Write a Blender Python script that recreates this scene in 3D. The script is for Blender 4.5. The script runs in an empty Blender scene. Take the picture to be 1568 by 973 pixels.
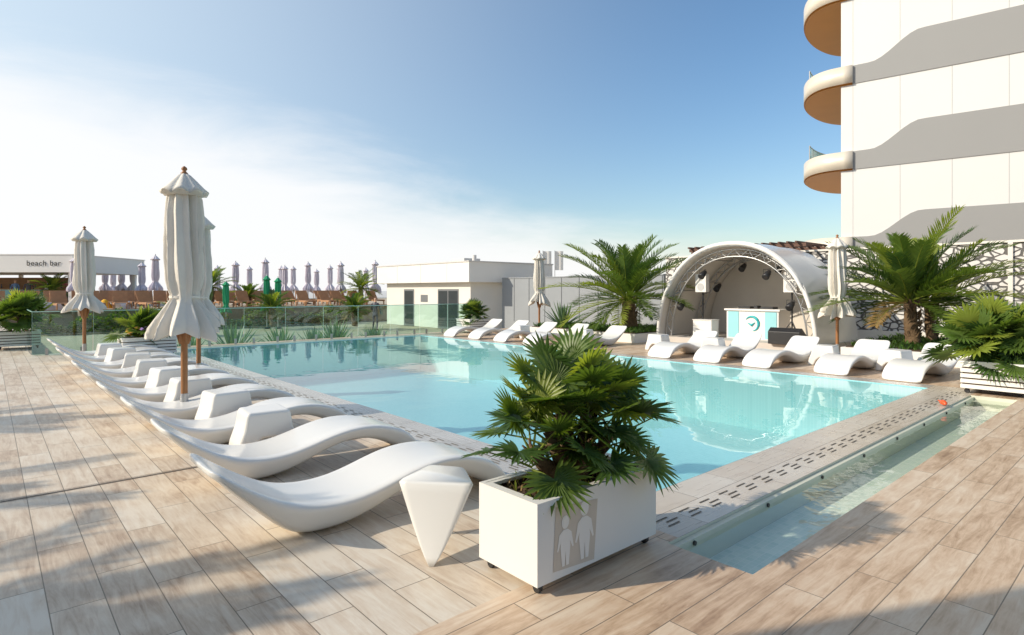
import bpy, math, random
from mathutils import Vector, Matrix
random.seed(7)
sc=bpy.context.scene
R=math.radians
# ------------------------------------------------------------------ helpers
def c2w(X,Z):   # survey frame (right, ahead) -> site axes aligned with the pool
    return (.749*X+.662*Z, -.662*X+.749*Z)

class MB:
    def __init__(s): s.v=[];s.f=[];s.m=[];s.sm=[]
    def add(s,vs,fs,mat=0,smooth=False):
        o=len(s.v); s.v+= [tuple(p) for p in vs]
        for f in fs: s.f.append(tuple(i+o for i in f)); s.m.append(mat); s.sm.append(smooth)
    def box(s,x0,x1,y0,y1,z0,z1,mat=0):
        v=[(x0,y0,z0),(x1,y0,z0),(x1,y1,z0),(x0,y1,z0),(x0,y0,z1),(x1,y0,z1),(x1,y1,z1),(x0,y1,z1)]
        s.add(v,[(0,3,2,1),(4,5,6,7),(0,1,5,4),(1,2,6,5),(2,3,7,6),(3,0,4,7)],mat)
    def prism(s,poly,z0,z1,mat=0,matside=None,smooth=False,matbot=None):
        n=len(poly)
        v=[(p[0],p[1],z0) for p in poly]+[(p[0],p[1],z1) for p in poly]
        s.add(v,[tuple(range(n))[::-1]],mat if matbot is None else matbot)
        o=len(s.v)-2*n
        s.f.append(tuple(o+n+i for i in range(n))); s.m.append(mat); s.sm.append(False)
        for i in range(n):
            j=(i+1)%n
            s.f.append((o+i,o+j,o+n+j,o+n+i)); s.m.append(mat if matside is None else matside); s.sm.append(smooth)
    def prismY(s,poly,y0,y1,mat=0):   # poly in x,z
        n=len(poly)
        v=[(p[0],y0,p[1]) for p in poly]+[(p[0],y1,p[1]) for p in poly]
        fs=[tuple(range(n)),tuple(n+i for i in range(n))[::-1]]
        for i in range(n):
            j=(i+1)%n; fs.append((j,i,n+i,n+j))
        s.add(v,fs,mat)
    def tube(s,pts,rad,n=8,mat=0,cap=True):
        pts=[Vector(p) for p in pts]
        if not isinstance(rad,(list,tuple)): rad=[rad]*len(pts)
        vs=[];fs=[]
        for i,p in enumerate(pts):
            d=(pts[min(i+1,len(pts)-1)]-pts[max(i-1,0)]).normalized()
            up=Vector((0,0,1)) if abs(d.z)<.9 else Vector((1,0,0))
            a=d.cross(up).normalized(); b=d.cross(a).normalized()
            for k in range(n):
                t=2*math.pi*k/n
                vs.append(p+(a*math.cos(t)+b*math.sin(t))*rad[i])
        for i in range(len(pts)-1):
            for k in range(n):
                k2=(k+1)%n
                fs.append((i*n+k,i*n+k2,(i+1)*n+k2,(i+1)*n+k))
        s.add(vs,fs,mat,True)
        if cap:
            s.add(vs[:n],[tuple(range(n))],mat); s.add(vs[-n:],[tuple(range(n))[::-1]],mat)
    def rings(s,rings,mat=0,cap0=True,cap1=True,smooth=True):
        n=len(rings[0]); vs=[p for r in rings for p in r]; fs=[]
        for i in range(len(rings)-1):
            for k in range(n):
                k2=(k+1)%n
                fs.append((i*n+k,i*n+k2,(i+1)*n+k2,(i+1)*n+k))
        if cap0: fs.append(tuple(range(n))[::-1])
        if cap1: fs.append(tuple((len(rings)-1)*n+k for k in range(n)))
        s.add(vs,fs,mat,smooth)
    def mesh(s,name,mats):
        me=bpy.data.meshes.new(name); me.from_pydata(s.v,[],s.f)
        for m in mats: me.materials.append(m)
        me.polygons.foreach_set("material_index",s.m); me.polygons.foreach_set("use_smooth",s.sm)
        me.update(); return me
    def obj(s,name,mats,loc=(0,0,0),rz=0,bevel=0,seg=2,fix=False):
        return place(s.mesh(name,mats),name,loc,rz,bevel,seg)
def place(me,name,loc=(0,0,0),rz=0,bevel=0,seg=2,scale=1):
    o=bpy.data.objects.new(name,me); sc.collection.objects.link(o)
    o.location=loc; o.rotation_euler=(0,0,rz); o.scale=(scale,)*3 if not isinstance(scale,tuple) else scale
    if bevel:
        b=o.modifiers.new("bevel",'BEVEL'); b.width=bevel; b.segments=seg; b.limit_method='ANGLE'; b.angle_limit=R(35)
    return o

# ------------------------------------------------------------------ materials
def newmat(name):
    m=bpy.data.materials.new(name); m.use_nodes=True
    nt=m.node_tree; return m,nt,nt.nodes,nt.links,nt.nodes["Principled BSDF"]
def simple(name,col,rough=.5,var=.08,scale=3,metal=0,bump=0,bscale=40,spec=.5):
    m,nt,N,L,p=newmat(name)
    p.inputs['Roughness'].default_value=rough; p.inputs['Metallic'].default_value=metal
    p.inputs['Specular IOR Level'].default_value=spec
    tc=N.new('ShaderNodeTexCoord'); no=N.new('ShaderNodeTexNoise'); no.inputs['Scale'].default_value=scale; no.inputs['Detail'].default_value=5
    L.new(tc.outputs['Object'],no.inputs['Vector'])
    mx=N.new('ShaderNodeMix'); mx.data_type='RGBA'
    mx.inputs['A'].default_value=tuple(max(0,c*(1-var)) for c in col)+(1,)
    mx.inputs['B'].default_value=tuple(min(1,c*(1+var)) for c in col)+(1,)
    L.new(no.outputs['Fac'],mx.inputs['Factor']); L.new(mx.outputs['Result'],p.inputs['Base Color'])
    if bump:
        n2=N.new('ShaderNodeTexNoise'); n2.inputs['Scale'].default_value=bscale; L.new(tc.outputs['Object'],n2.inputs['Vector'])
        b=N.new('ShaderNodeBump'); b.inputs['Strength'].default_value=bump; b.inputs['Distance'].default_value=.02
        L.new(n2.outputs['Fac'],b.inputs['Height']); L.new(b.outputs['Normal'],p.inputs['Normal'])
    return m
def leafmat(name,col,tr=.25):
    m,nt,N,L,p=newmat(name)
    p.inputs['Roughness'].default_value=.42
    tc=N.new('ShaderNodeTexCoord'); no=N.new('ShaderNodeTexNoise'); no.inputs['Scale'].default_value=6; L.new(tc.outputs['Object'],no.inputs['Vector'])
    mx=N.new('ShaderNodeMix'); mx.data_type='RGBA'
    mx.inputs['A'].default_value=tuple(c*.6 for c in col)+(1,); mx.inputs['B'].default_value=tuple(c*1.4 for c in col)+(1,)
    L.new(no.outputs['Fac'],mx.inputs['Factor']); L.new(mx.outputs['Result'],p.inputs['Base Color'])
    t=N.new('ShaderNodeBsdfTranslucent'); t.inputs['Color'].default_value=(min(1,col[0]*2.2),min(1,col[1]*2.2),col[2]*.8,1)
    ms=N.new('ShaderNodeMixShader'); ms.inputs[0].default_value=tr
    L.new(p.outputs[0],ms.inputs[1]); L.new(t.outputs[0],ms.inputs[2])
    L.new(ms.outputs[0],N['Material Output'].inputs['Surface'])
    return m
def planks(name,alongx,ramp,bw=1.2,rh=.2,rough=.42,off=.37,grain=1.0,mortar=.003):
    m,nt,N,L,p=newmat(name)
    tc=N.new('ShaderNodeTexCoord'); mp=N.new('ShaderNodeMapping')
    L.new(tc.outputs['Object'],mp.inputs['Vector'])
    if not alongx: mp.inputs['Rotation'].default_value=(0,0,R(90))
    br=N.new('ShaderNodeTexBrick'); L.new(mp.outputs[0],br.inputs['Vector'])
    br.offset=off; br.offset_frequency=2; br.squash=1
    br.inputs['Scale'].default_value=1; br.inputs['Brick Width'].default_value=bw; br.inputs['Row Height'].default_value=rh
    br.inputs['Mortar Size'].default_value=mortar; br.inputs['Mortar Smooth'].default_value=.2; br.inputs['Bias'].default_value=0
    br.inputs['Color1'].default_value=(0,0,0,1); br.inputs['Color2'].default_value=(1,1,1,1); br.inputs['Mortar'].default_value=(.5,.5,.5,1)
    # grain
    m2=N.new('ShaderNodeMapping'); m2.inputs['Scale'].default_value=(1.3,11,1); L.new(mp.outputs[0],m2.inputs['Vector'])
    no=N.new('ShaderNodeTexNoise'); no.noise_dimensions='4D'; no.inputs['Scale'].default_value=1.7; no.inputs['Detail'].default_value=9; no.inputs['Roughness'].default_value=.68; no.inputs['Distortion'].default_value=1.0
    L.new(m2.outputs[0],no.inputs['Vector'])
    mu=N.new('ShaderNodeMath'); mu.operation='MULTIPLY'; mu.inputs[1].default_value=37; L.new(br.outputs['Color'],mu.inputs[0]); L.new(mu.outputs[0],no.inputs['W'])
    big=N.new('ShaderNodeTexNoise'); big.inputs['Scale'].default_value=2.6; big.inputs['Detail'].default_value=5; big.inputs['Roughness'].default_value=.65; L.new(mp.outputs[0],big.inputs['Vector'])
    a=N.new('ShaderNodeMath'); a.operation='MULTIPLY_ADD'; a.inputs[1].default_value=.35; L.new(br.outputs['Color'],a.inputs[0])
    g=N.new('ShaderNodeMath'); g.operation='MULTIPLY_ADD'; g.inputs[1].default_value=1.5*grain; g.inputs[2].default_value=-.72*grain+.04; L.new(no.outputs['Fac'],g.inputs[0]); L.new(g.outputs[0],a.inputs[2])
    b=N.new('ShaderNodeMath'); b.operation='MULTIPLY_ADD'; b.inputs[1].default_value=.75; L.new(big.outputs['Fac'],b.inputs[0]); L.new(a.outputs[0],b.inputs[2])
    cr=N.new('ShaderNodeValToRGB'); L.new(b.outputs[0],cr.inputs['Fac'])
    el=cr.color_ramp.elements
    el[0].position=ramp[0][0]; el[0].color=ramp[0][1]+(1,); el[1].position=ramp[-1][0]; el[1].color=ramp[-1][1]+(1,)
    for q,c in ramp[1:-1]:
        e=el.new(q); e.color=c+(1,)
    mx=N.new('ShaderNodeMix'); mx.data_type='RGBA'; mx.inputs['B'].default_value=(.20,.155,.11,1)
    L.new(br.outputs['Fac'],mx.inputs['Factor']); L.new(cr.outputs['Color'],mx.inputs['A']); L.new(mx.outputs['Result'],p.inputs['Base Color'])
    rr=N.new('ShaderNodeMapRange'); rr.inputs['To Min'].default_value=rough-.1; rr.inputs['To Max'].default_value=rough+.18; L.new(no.outputs['Fac'],rr.inputs['Value']); L.new(rr.outputs[0],p.inputs['Roughness'])
    bu=N.new('ShaderNodeBump'); bu.inputs['Strength'].default_value=.35; bu.inputs['Distance'].default_value=.004
    sb=N.new('ShaderNodeMath'); sb.operation='SUBTRACT'; L.new(no.outputs['Fac'],sb.inputs[0]); L.new(br.outputs['Fac'],sb.inputs[1])
    L.new(sb.outputs[0],bu.inputs['Height']); L.new(bu.outputs['Normal'],p.inputs['Normal'])
    return m
def glass(name,tint,ior=1.45,rough=0.0,bump=0,bs=3):
    m,nt,N,L,p=newmat(name)
    t=N.new('ShaderNodeBsdfTransparent'); t.inputs['Color'].default_value=tint+(1,)
    g=N.new('ShaderNodeBsdfGlossy'); g.inputs['Roughness'].default_value=rough
    f=N.new('ShaderNodeFresnel')
    ge=N.new('ShaderNodeNewGeometry'); mi=N.new('ShaderNodeMapRange'); mi.inputs['To Min'].default_value=ior; mi.inputs['To Max'].default_value=1/ior
    L.new(ge.outputs['Backfacing'],mi.inputs['Value']); L.new(mi.outputs[0],f.inputs['IOR'])   # same reflectance from both sides (thin sheet)
    ms=N.new('ShaderNodeMixShader')
    L.new(f.outputs[0],ms.inputs[0]); L.new(t.outputs[0],ms.inputs[1]); L.new(g.outputs[0],ms.inputs[2])
    L.new(ms.outputs[0],N['Material Output'].inputs['Surface'])
    if bump:
        tc=N.new('ShaderNodeTexCoord'); no=N.new('ShaderNodeTexNoise'); no.inputs['Scale'].default_value=bs; no.inputs['Detail'].default_value=2
        L.new(tc.outputs['Object'],no.inputs['Vector'])
        b=N.new('ShaderNodeBump'); b.inputs['Strength'].default_value=bump; b.inputs['Distance'].default_value=.02
        L.new(no.outputs['Fac'],b.inputs['Height']); L.new(b.outputs['Normal'],g.inputs['Normal'])
    return m
def tiles(name,c1,c2,w,rough=.3,mort=(.6,.75,.75)):
    m,nt,N,L,p=newmat(name)
    tc=N.new('ShaderNodeTexCoord'); br=N.new('ShaderNodeTexBrick'); L.new(tc.outputs['Object'],br.inputs['Vector'])
    br.offset=0; br.inputs['Scale'].default_value=1; br.inputs['Brick Width'].default_value=w; br.inputs['Row Height'].default_value=w
    br.inputs['Mortar Size'].default_value=w*.05
    br.inputs['Color1'].default_value=c1+(1,); br.inputs['Color2'].default_value=c2+(1,); br.inputs['Mortar'].default_value=mort+(1,)
    L.new(br.outputs['Color'],p.inputs['Base Color']); p.inputs['Roughness'].default_value=rough
    return m

M_plU=planks("wood_tile_u",True,[(.1,(.22,.125,.07)),(.35,(.42,.28,.175)),(.6,(.59,.43,.295)),(.9,(.70,.57,.43))])
M_plV=planks("wood_tile_v",False,[(.1,(.27,.175,.115)),(.35,(.47,.355,.255)),(.6,(.61,.505,.39)),(.9,(.70,.625,.52))],bw=.9,rh=.225)
M_stone=planks("coping_stone",True,[(.1,(.42,.34,.25)),(.5,(.56,.48,.385)),(.9,(.65,.59,.50))],bw=.6,rh=.3,grain=.4,rough=.25)
M_stoneV=planks("coping_stone_v",False,[(.1,(.33,.30,.27)),(.5,(.46,.43,.39)),(.9,(.56,.53,.49))],bw=.6,rh=.275,grain=.4,rough=.22)
M_dark=simple("dark_slot",(.03,.028,.026),.6)
M_white=simple("white_plastic",(.78,.765,.73),.22,.03,2)
M_wpaint=simple("white_paint",(.78,.76,.72),.4,.04,1.5)
M_cream=simple("cream_render",(.72,.69,.63),.7,.06,.8,bump=.15)
M_fabric=simple("parasol_canvas",(.72,.68,.61),.9,.09,5,bump=.3,bscale=18)
M_fabricL=simple("beach_canvas",(.72,.67,.72),.9,.06,5)
M_green=simple("green_canvas",(.03,.35,.16),.8)
M_wood=simple("teak_wood",(.32,.14,.05),.45,.3,9)
M_brownl=simple("lounger_wood",(.46,.25,.13),.6,.25,4)
M_metal=simple("steel",(.45,.45,.45),.35,.05,3,metal=.8)
M_black=simple("black_plastic",(.02,.02,.022),.45,.1)
M_grey=simple("grey_cladding",(.29,.29,.285),.6,.03,.4)
M_greyd=simple("slate_panel",(.16,.17,.18),.6,.08,2)
M_slate=simple("slate_blue",(.27,.29,.31),.7,.08,1)
M_gold=simple("gold_soffit",(.45,.19,.035),.45,.1,1)
M_goldrim=simple("champagne_rim",(.72,.65,.54),.35,.05,1,metal=.1)
M_hotel=simple("hotel_panel",(.69,.685,.665),.45,.03,.3)
M_seam=simple("panel_seam",(.42,.42,.41),.6)
M_soil=simple("soil",(.09,.055,.035),.95,.5,20,bump=.8,bscale=60)
M_bark=simple("palm_bark",(.15,.095,.05),.9,.45,14,bump=.9,bscale=30)
M_sand=simple("sand",(.50,.42,.31),.9,.12,.6,bump=.3,bscale=8)
M_teal=simple("teal_print",(.03,.42,.45),.5)
M_turq=simple("turquoise_cloth",(.30,.62,.66),.7)
M_pool=tiles("pool_mosaic",(.27,.61,.64),(.32,.66,.69),.06,mort=(.42,.72,.74))
M_step=tiles("pool_step",(.40,.71,.73),(.46,.76,.77),.06,mort=(.55,.80,.80))
M_chan=tiles("channel_mosaic",(.58,.68,.60),(.72,.77,.68),.05,mort=(.76,.78,.72))
M_water=glass("pool_water",(.96,.99,.99),1.42,.01,.17,1.7)
M_glass=glass("fence_glass",(.76,.91,.87),1.6)
M_gedge=simple("glass_edge",(.45,.70,.62),.2)
M_glassd=simple("balcony_glass",(.22,.50,.52),.12,.2,6)
M_win=simple("window_glass",(.05,.06,.065),.15,.2,2)
G1=leafmat("leaf_green",(.10,.16,.03),.3); G2=leafmat("leaf_dark",(.05,.10,.024),.25); G3=leafmat("leaf_light",(.22,.27,.045),.38); G4=leafmat("leaf_blue",(.13,.20,.13))
G5=leafmat("leaf_dry",(.30,.20,.08),.2)
M_grass=leafmat("grass",(.09,.18,.03),.2)
# ------------------------------------------------------------------ world
S=Vector((-.894*math.cos(R(29)),.447*math.cos(R(29)),math.sin(R(29))))
w=bpy.data.worlds.new("World"); sc.world=w; w.use_nodes=True
N=w.node_tree.nodes; L=w.node_tree.links; bg=N['Background']
sky=N.new('ShaderNodeTexSky'); sky.sky_type='NISHITA'; sky.sun_disc=False; sky.sun_elevation=R(29); sky.sun_rotation=R(-63.4)
sky.air_density=1.15; sky.dust_density=1.0; sky.ozone_density=2.3
tc=N.new('ShaderNodeTexCoord')
def vmath(op,a,b=None):
    n=N.new('ShaderNodeVectorMath'); n.operation=op; L.new(a,n.inputs[0])
    if b is not None: n.inputs[1].default_value=b
    return n
def math_(op,a,b,c=None):
    n=N.new('ShaderNodeMath'); n.operation=op
    for i,x in enumerate((a,b,c)):
        if x is None: continue
        if isinstance(x,(int,float)): n.inputs[i].default_value=x
        else: L.new(x,n.inputs[i])
    return n.outputs[0]
dirn=vmath('NORMALIZE',tc.outputs['Generated']).outputs[0]
aL=vmath('DOT_PRODUCT',dirn,(-.749,.662,0)).outputs['Value']
dS=vmath('DOT_PRODUCT',dirn,(-.60,.74,.30)).outputs['Value']
sx=N.new('ShaderNodeSeparateXYZ'); L.new(dirn,sx.inputs[0])
st=vmath('MULTIPLY',dirn,(1.6,1.6,7)).outputs[0]
no=N.new('ShaderNodeTexNoise'); no.inputs['Scale'].default_value=1.5; no.inputs['Detail'].default_value=8; no.inputs['Roughness'].default_value=.58; no.inputs['Distortion'].default_value=.5; L.new(st,no.inputs['Vector'])
t=math_('MULTIPLY_ADD',aL,.25,.125)
t=math_('SUBTRACT',t,sx.outputs['Z'])
t=math_('MULTIPLY_ADD',no.outputs['Fac'],.22,t)
mr=N.new('ShaderNodeMapRange'); mr.interpolation_type='SMOOTHSTEP'; mr.inputs['From Min'].default_value=.03; mr.inputs['From Max'].default_value=.19; L.new(t,mr.inputs['Value'])
halo=math_('POWER',math_('MAXIMUM',math_('ADD',dS,.12),0),1.7)
halo=math_('MINIMUM',math_('MULTIPLY',halo,.84),.92)
mx0=N.new('ShaderNodeMix'); mx0.data_type='RGBA'; mx0.inputs['B'].default_value=(5.3,6.1,6.6,1)
mx=N.new('ShaderNodeMix'); mx.data_type='RGBA'; mx.inputs['B'].default_value=(6.8,6.8,6.85,1)
hs=N.new('ShaderNodeHueSaturation'); hs.inputs['Saturation'].default_value=1.15; hs.inputs['Value'].default_value=1.08; L.new(sky.outputs[0],hs.inputs['Color'])
L.new(hs.outputs[0],mx0.inputs['A']); L.new(halo,mx0.inputs['Factor'])
L.new(mx0.outputs['Result'],mx.inputs['A']); L.new(math_('MULTIPLY',mr.outputs[0],.9),mx.inputs['Factor']); L.new(mx.outputs['Result'],bg.inputs['Color'])
bg.inputs['Strength'].default_value=.15
sl=bpy.data.lights.new("sun",'SUN'); sl.energy=4.6; sl.angle=R(.6); sl.color=(1,.89,.73)
so=bpy.data.objects.new("sun",sl); sc.collection.objects.link(so); so.rotation_euler=(-S).to_track_quat('-Z','Y').to_euler(); so.location=(-20,10,20)
# ------------------------------------------------------------------ camera
cd=bpy.data.cameras.new("camera"); cd.lens=20.9; cd.sensor_width=36; cd.shift_y=-.0265; cd.clip_end=5000; cd.clip_start=.05
co=bpy.data.objects.new("camera",cd); sc.collection.objects.link(co); co.location=(0,0,1.55); co.rotation_euler=(R(90),0,R(-41.47)); sc.camera=co
sc.view_settings.view_transform='Standard'; sc.view_settings.look='None'; sc.view_settings.exposure=0
# ------------------------------------------------------------------ ground
b=MB()
def sheet(b,x0,x1,y0,y1,z,mat=0): b.add([(x0,y0,z),(x1,y0,z),(x1,y1,z),(x0,y1,z)],[(0,1,2,3)],mat)
for r in [(-2000,-30,-2000,2000),(30,2000,-2000,2000),(-30,30,-2000,-20),(-30,30,18.4,2000)]: sheet(b,*r,-.52)
b.obj("ground",[M_sand])
b=MB(); sheet(b,-1800,1800,140,1900,-.4); b.obj("sea",[glass("sea_water",(.1,.25,.3),1.33,.1)])
b=MB()
for r in [(-30,3.25,2.3,18.4,1),(-30,30,-20,1.56,0),(-30,3.13,1.56,2.3,0),(3.13,3.25,2.1,2.3,0),(10.9,30,1.56,2.1,0),
          (3.25,11.6,2.1,2.7,2),(3.25,3.8,2.7,17.9,4),(11.2,11.6,2.7,17.9,4),(3.8,11.2,17.4,17.9,2),(11.6,30,2.1,18.4,0),(3.25,11.6,17.9,18.4,0)]:
    sheet(b,r[0],r[1],r[2],r[3],0,r[4])
sheet(b,-30,3.24,5.72,5.74,.004,3); sheet(b,-30,3.24,5.762,5.77,.004,3)
b.add([(-30,18.4,0),(30,18.4,0),(30,18.4,-.52),(-30,18.4,-.52)],[(0,1,2,3)],1)
b.box(-40,.8,18.41,35.9,-.5,-.003,1)
b.obj("pool_deck",[M_plU,M_plV,M_stone,simple("drain_slot",(.12,.10,.085),.7),M_stoneV])
b=MB()
def slot(x0,x1,y0,y1): sheet(b,x0,x1,y0,y1,.004)
u=3.35
while u<11.0:
    for k,v in enumerate((2.235,2.285,2.335)): slot(u+(k%2)*.05,u+.13+(k%2)*.05,v,v+.012)
    u+=.27
v=2.8
while v<17.3:
    for k,uu in enumerate((3.42,3.47,3.52)): slot(uu,uu+.012,v+(k%2)*.05,v+.12+(k%2)*.05)
    v+=.25
b.obj("overflow_grate",[simple("slot_shadow",(.10,.08,.06),.7)])
# pool
b=MB()
D=-1.15
sheet(b,3.8,11.2,2.7,17.4,D)
for q in [((3.8,2.7),(11.2,2.7)),((11.2,2.7),(11.2,17.4)),((11.2,17.4),(3.8,17.4)),((3.8,17.4),(3.8,2.7))]:
    (x0,y0),(x1,y1)=q
    b.add([(x0,y0,0),(x1,y1,0),(x1,y1,D),(x0,y0,D)],[(0,1,2,3)],0)
for i in range(4):
    b.box(3.802,8.9,2.702+.34*i,2.702+.34*(i+1)-.041,D+.001,-.2-.24*i,1)
    b.box(3.802,8.9,2.702+.34*(i+1)-.04,2.702+.34*(i+1)-.001,D+.001,-.2-.24*i,0)
b.obj("swimming_pool",[M_pool,M_step])
b=MB(); sheet(b,3.8,11.2,2.7,17.4,-.012); b.obj("pool_water",[M_water])
# channel
b=MB(); sheet(b,3.13,10.9,1.56,2.1,-.2)
for (x0,y0),(x1,y1) in [((3.13,1.56),(10.9,1.56)),((10.9,1.56),(10.9,2.1)),((10.9,2.1),(3.13,2.1)),((3.13,2.1),(3.13,1.56))]:
    b.add([(x0,y0,0),(x1,y1,0),(x1,y1,-.2),(x0,y0,-.2)],[(0,1,2,3)],1)
b.box(3.14,10.89,2.055,2.098,-.199,-.02,1)
for k in range(8):
    x=3.35+k*1.0; b.tube([(x,2.053,-.045),(x,2.042,-.045)],.015,10,2)
b.obj("foot_wash_channel",[M_chan,simple("channel_edge",(.62,.62,.50),.4),M_black])
b=MB(); sheet(b,3.132,10.898,1.562,2.053,-.05); b.obj("channel_water",[glass("shallow_water",(.94,.98,.95),1.38,.01,.3,5)])
# ------------------------------------------------------------------ loungers
prof=[(0,.535,.505,.20),(.012,.54,.49,.27),(.05,.525,.46,.315),(.12,.475,.38,.335),(.25,.385,.25,.34),(.4,.30,.10,.34),(.5,.262,.025,.34),(.6,.235,.0,.34),(.72,.22,0,.34),(.85,.22,0.01,.34),(1.0,.24,.05,.34),(1.15,.28,.11,.34),(1.3,.32,.17,.34),(1.45,.345,.205,.34),(1.6,.35,.205,.34),(1.75,.335,.17,.34),(1.9,.295,.10,.34),(2.02,.24,.03,.34),(2.1,.17,0.005,.335),(2.16,.09,0,.32),(2.18,.03,0.01,.30)]
def lounger_mesh():
    b=MB(); rings=[]
    n=32
    for x,t,bo,hw in prof:
        th=t-bo; ring=[]
        for k in range(n):
            a=2*math.pi*(k+.5)/n
            cx=math.copysign(abs(math.cos(a))**.42,math.cos(a)); sz=math.copysign(abs(math.sin(a))**.55,math.sin(a))
            z=(t+bo)/2+sz*th/2
            inset=1-.34*min(1,th/.25)*max(0,(t-z)/max(th,.01))**1.1
            dip=-.032*(1-min(1,abs(cx)/.93)**2) if sz>0 else 0
            ring.append((x,cx*hw*inset,z+dip*(1 if .05<x<1.95 else .3)))
        rings.append(ring)
    b.rings(rings,0)
    b.v=[(x,-y,z) for x,y,z in b.v]
    return b.mesh("sun_lounger",[M_white])
LM=lounger_mesh()
def smoothmod(o): 
    m=o.modifiers.new("sub",'SUBSURF'); m.levels=1; m.render_levels=1
for i in range(10):
    o=place(LM,"sun_lounger",(.95+random.uniform(-.04,.04),3.88+1.335*i,.0),R(random.uniform(-1.5,1.5))); smoothmod(o)
for v in (3.05,4.25,5.58,6.9,8.02, 10.85,12.25,13.55,14.95,16.3):
    o=place(LM,"sun_lounger",(13.75+random.uniform(-.05,.05),v,0),R(180+random.uniform(-4,4))); smoothmod(o)
# side tables
b=MB()
pr=[(-.29,0),(-.27,.12),(-.22,.26),(-.20,.38),(-.19,.42),(.19,.42),(.20,.38),(.22,.26),(.27,.12),(.29,0),(.17,0),(.13,.10),(.06,.17),(-.06,.17),(-.13,.10),(-.17,0)]
b.prismY(pr,-.2,.2)
TM=b.mesh("side_table",[M_white])
for i in range(1,9): 
    place(TM,"side_table",(2.0+random.uniform(-.05,.05),4.52+1.335*i,0),R(random.uniform(-12,12)),.03,4)
for v in (3.65,4.92,7.45,9.0,11.55,14.25): place(TM,"side_table",(13.0,v,0),R(90+random.uniform(-15,15)),.03,4)
b=MB()
def horn(top,foot,nz=9,p=.75):
    rings=[]
    pts=[]
    n=len(top)
    for i in range(n):
        A=Vector(top[i-1]);B=Vector(top[i]);C=Vector(top[(i+1)%n])
        for s in (0,.33,.66,1):
            a=B+(A-B)*.14; c=B+(C-B)*.14
            q=(a.lerp(B,s)).lerp(B.lerp(c,s),s); pts.append(q)
    F=Vector(foot)
    for j in range(nz+1):
        s=j/nz; k=(.06+.94*s**p); z=.42*s
        rings.append([ (F.x+(q.x-F.x)*k, F.y+(q.y-F.y)*k, z) for q in pts])
    cx=sum(q.x for q in pts)/len(pts); cy=sum(q.y for q in pts)/len(pts)
    rings.append([(cx+(q.x-cx)*.94,cy+(q.y-cy)*.94,.432) for q in pts])
    b.rings(rings,0)
horn([(1.80,3.07),(2.10,2.70),(2.27,3.02),(2.14,3.22)],(1.86,2.79),p=.85)
horn([(1.95,3.14),(2.12,2.80),(2.262,3.02),(2.135,3.21)],(2.19,3.13),p=1.3)
b.v=[(x,y,z*(1.0 if i< len(b.v)//2 else .992)) for i,(x,y,z) in enumerate(b.v)]
b.obj("side_table",[M_white])
# ------------------------------------------------------------------ parasols
def parasol_mesh(name,mats,seed,lo=1.03):
    rnd=random.Random(seed); b=MB(); n=192
    ph=rnd.random()*6
    P=[(2.82,.08),(2.76,.15),(2.66,.18),(2.5,.195),(2.35,.20),(2.15,.205),(1.95,.21),(1.8,.21),(1.68,.205),(1.58,.185),(1.50,.155),(1.44,.155),(1.39,.19),(1.31,.25),(1.22,.32),(1.14,.37),(1.08,.395),(lo,.40)]
    rings=[]
    NP=12
    am=[rnd.uniform(.5,1.4) for _ in range(NP)]; of=[rnd.uniform(-.14,.14) for _ in range(NP)]; hm=[rnd.uniform(-.11,.11) for _ in range(NP)]; wd=[rnd.uniform(-.25,.25) for _ in range(NP)]
    for z,r in P:
        ring=[]
        for k in range(n):
            a=2*math.pi*k/n
            f=a/2/math.pi*NP+.18*math.sin(z*2.6+ph)+.25*math.sin(2*a+ph); seg=int(math.floor(f))%NP; x=f-math.floor(f)
            x=min(1,max(0,x+wd[seg]*x*(1-x)))
            ridge=abs(2*x-1)
            wv=ridge**1.2
            amp=(.52 if z<1.42 else .48)*am[seg]
            if 1.42<z<1.56: amp*=.4
            rr=r*(1+.08-amp*(1-wv)+.05*math.sin(2*a+z*3+ph)+.03*math.sin(5*a-z*7+ph))
            zz=z
            if z<1.35:
                q=(1.35-z)/.32; h0=hm[seg]*(1-x)+hm[(seg+1)%NP]*x
                zz=z+h0*q+.05*q*(1-wv); rr*=1+1.2*of[seg]*q*math.sin(math.pi*x)
            ring.append((rr*math.cos(a),rr*math.sin(a),zz))
        rings.append(ring)
    b.rings(rings,0,True,False)
    rin=[[(x*.9,y*.9,z) for x,y,z in rings[-1]],[(x*.2,y*.2,1.38) for x,y,z in rings[-1]]]
    b.rings([rings[-1]]+rin,0,False,False)
    # cap
    rings=[]; m=64
    for z,r in [(2.97,.03),(2.94,.07),(2.87,.13),(2.78,.20),(2.725,.25),(2.72,.22)]:
        rings.append([(r*(1+.07*abs(math.sin(4*a))*(r/.2))*math.cos(a),r*(1+.07*abs(math.sin(4*a))*(r/.2))*math.sin(a),z+(.04*abs(math.sin(4*a))-.02)*(r/.2)) for a in [2*math.pi*k/m for k in range(m)]])
    b.rings(rings,0)
    b.tube([(0,0,1.455),(0,0,1.485)],.164,24,0)
    b.tube([(0,0,2.94),(0,0,2.97),(0,0,2.985),(0,0,3.0),(0,0,3.02),(0,0,3.04),(0,0,3.06)],[.02,.045,.03,.018,.035,.03,.005],12,1)
    b.tube([(0,0,0.05),(0,0,2.9)],.038,14,1)
    b.tube([(0,0,.9),(0,0,1.12)],[.06,.08],12,1)
    for k in range(8):
        a=2*math.pi*k/8; b.tube([(.05*math.cos(a),.05*math.sin(a),.92),(.15*math.cos(a),.15*math.sin(a),1.3)],.014,6,1)
    b.tube([(0,0,.0),(0,0,.03),(0,0,.07),(0,0,.075)],[.27,.27,.2,.05],24,2)
    b.tube([(0,0,.05),(0,0,.3)],.046,12,3)
    return b.mesh(name,mats)
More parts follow.
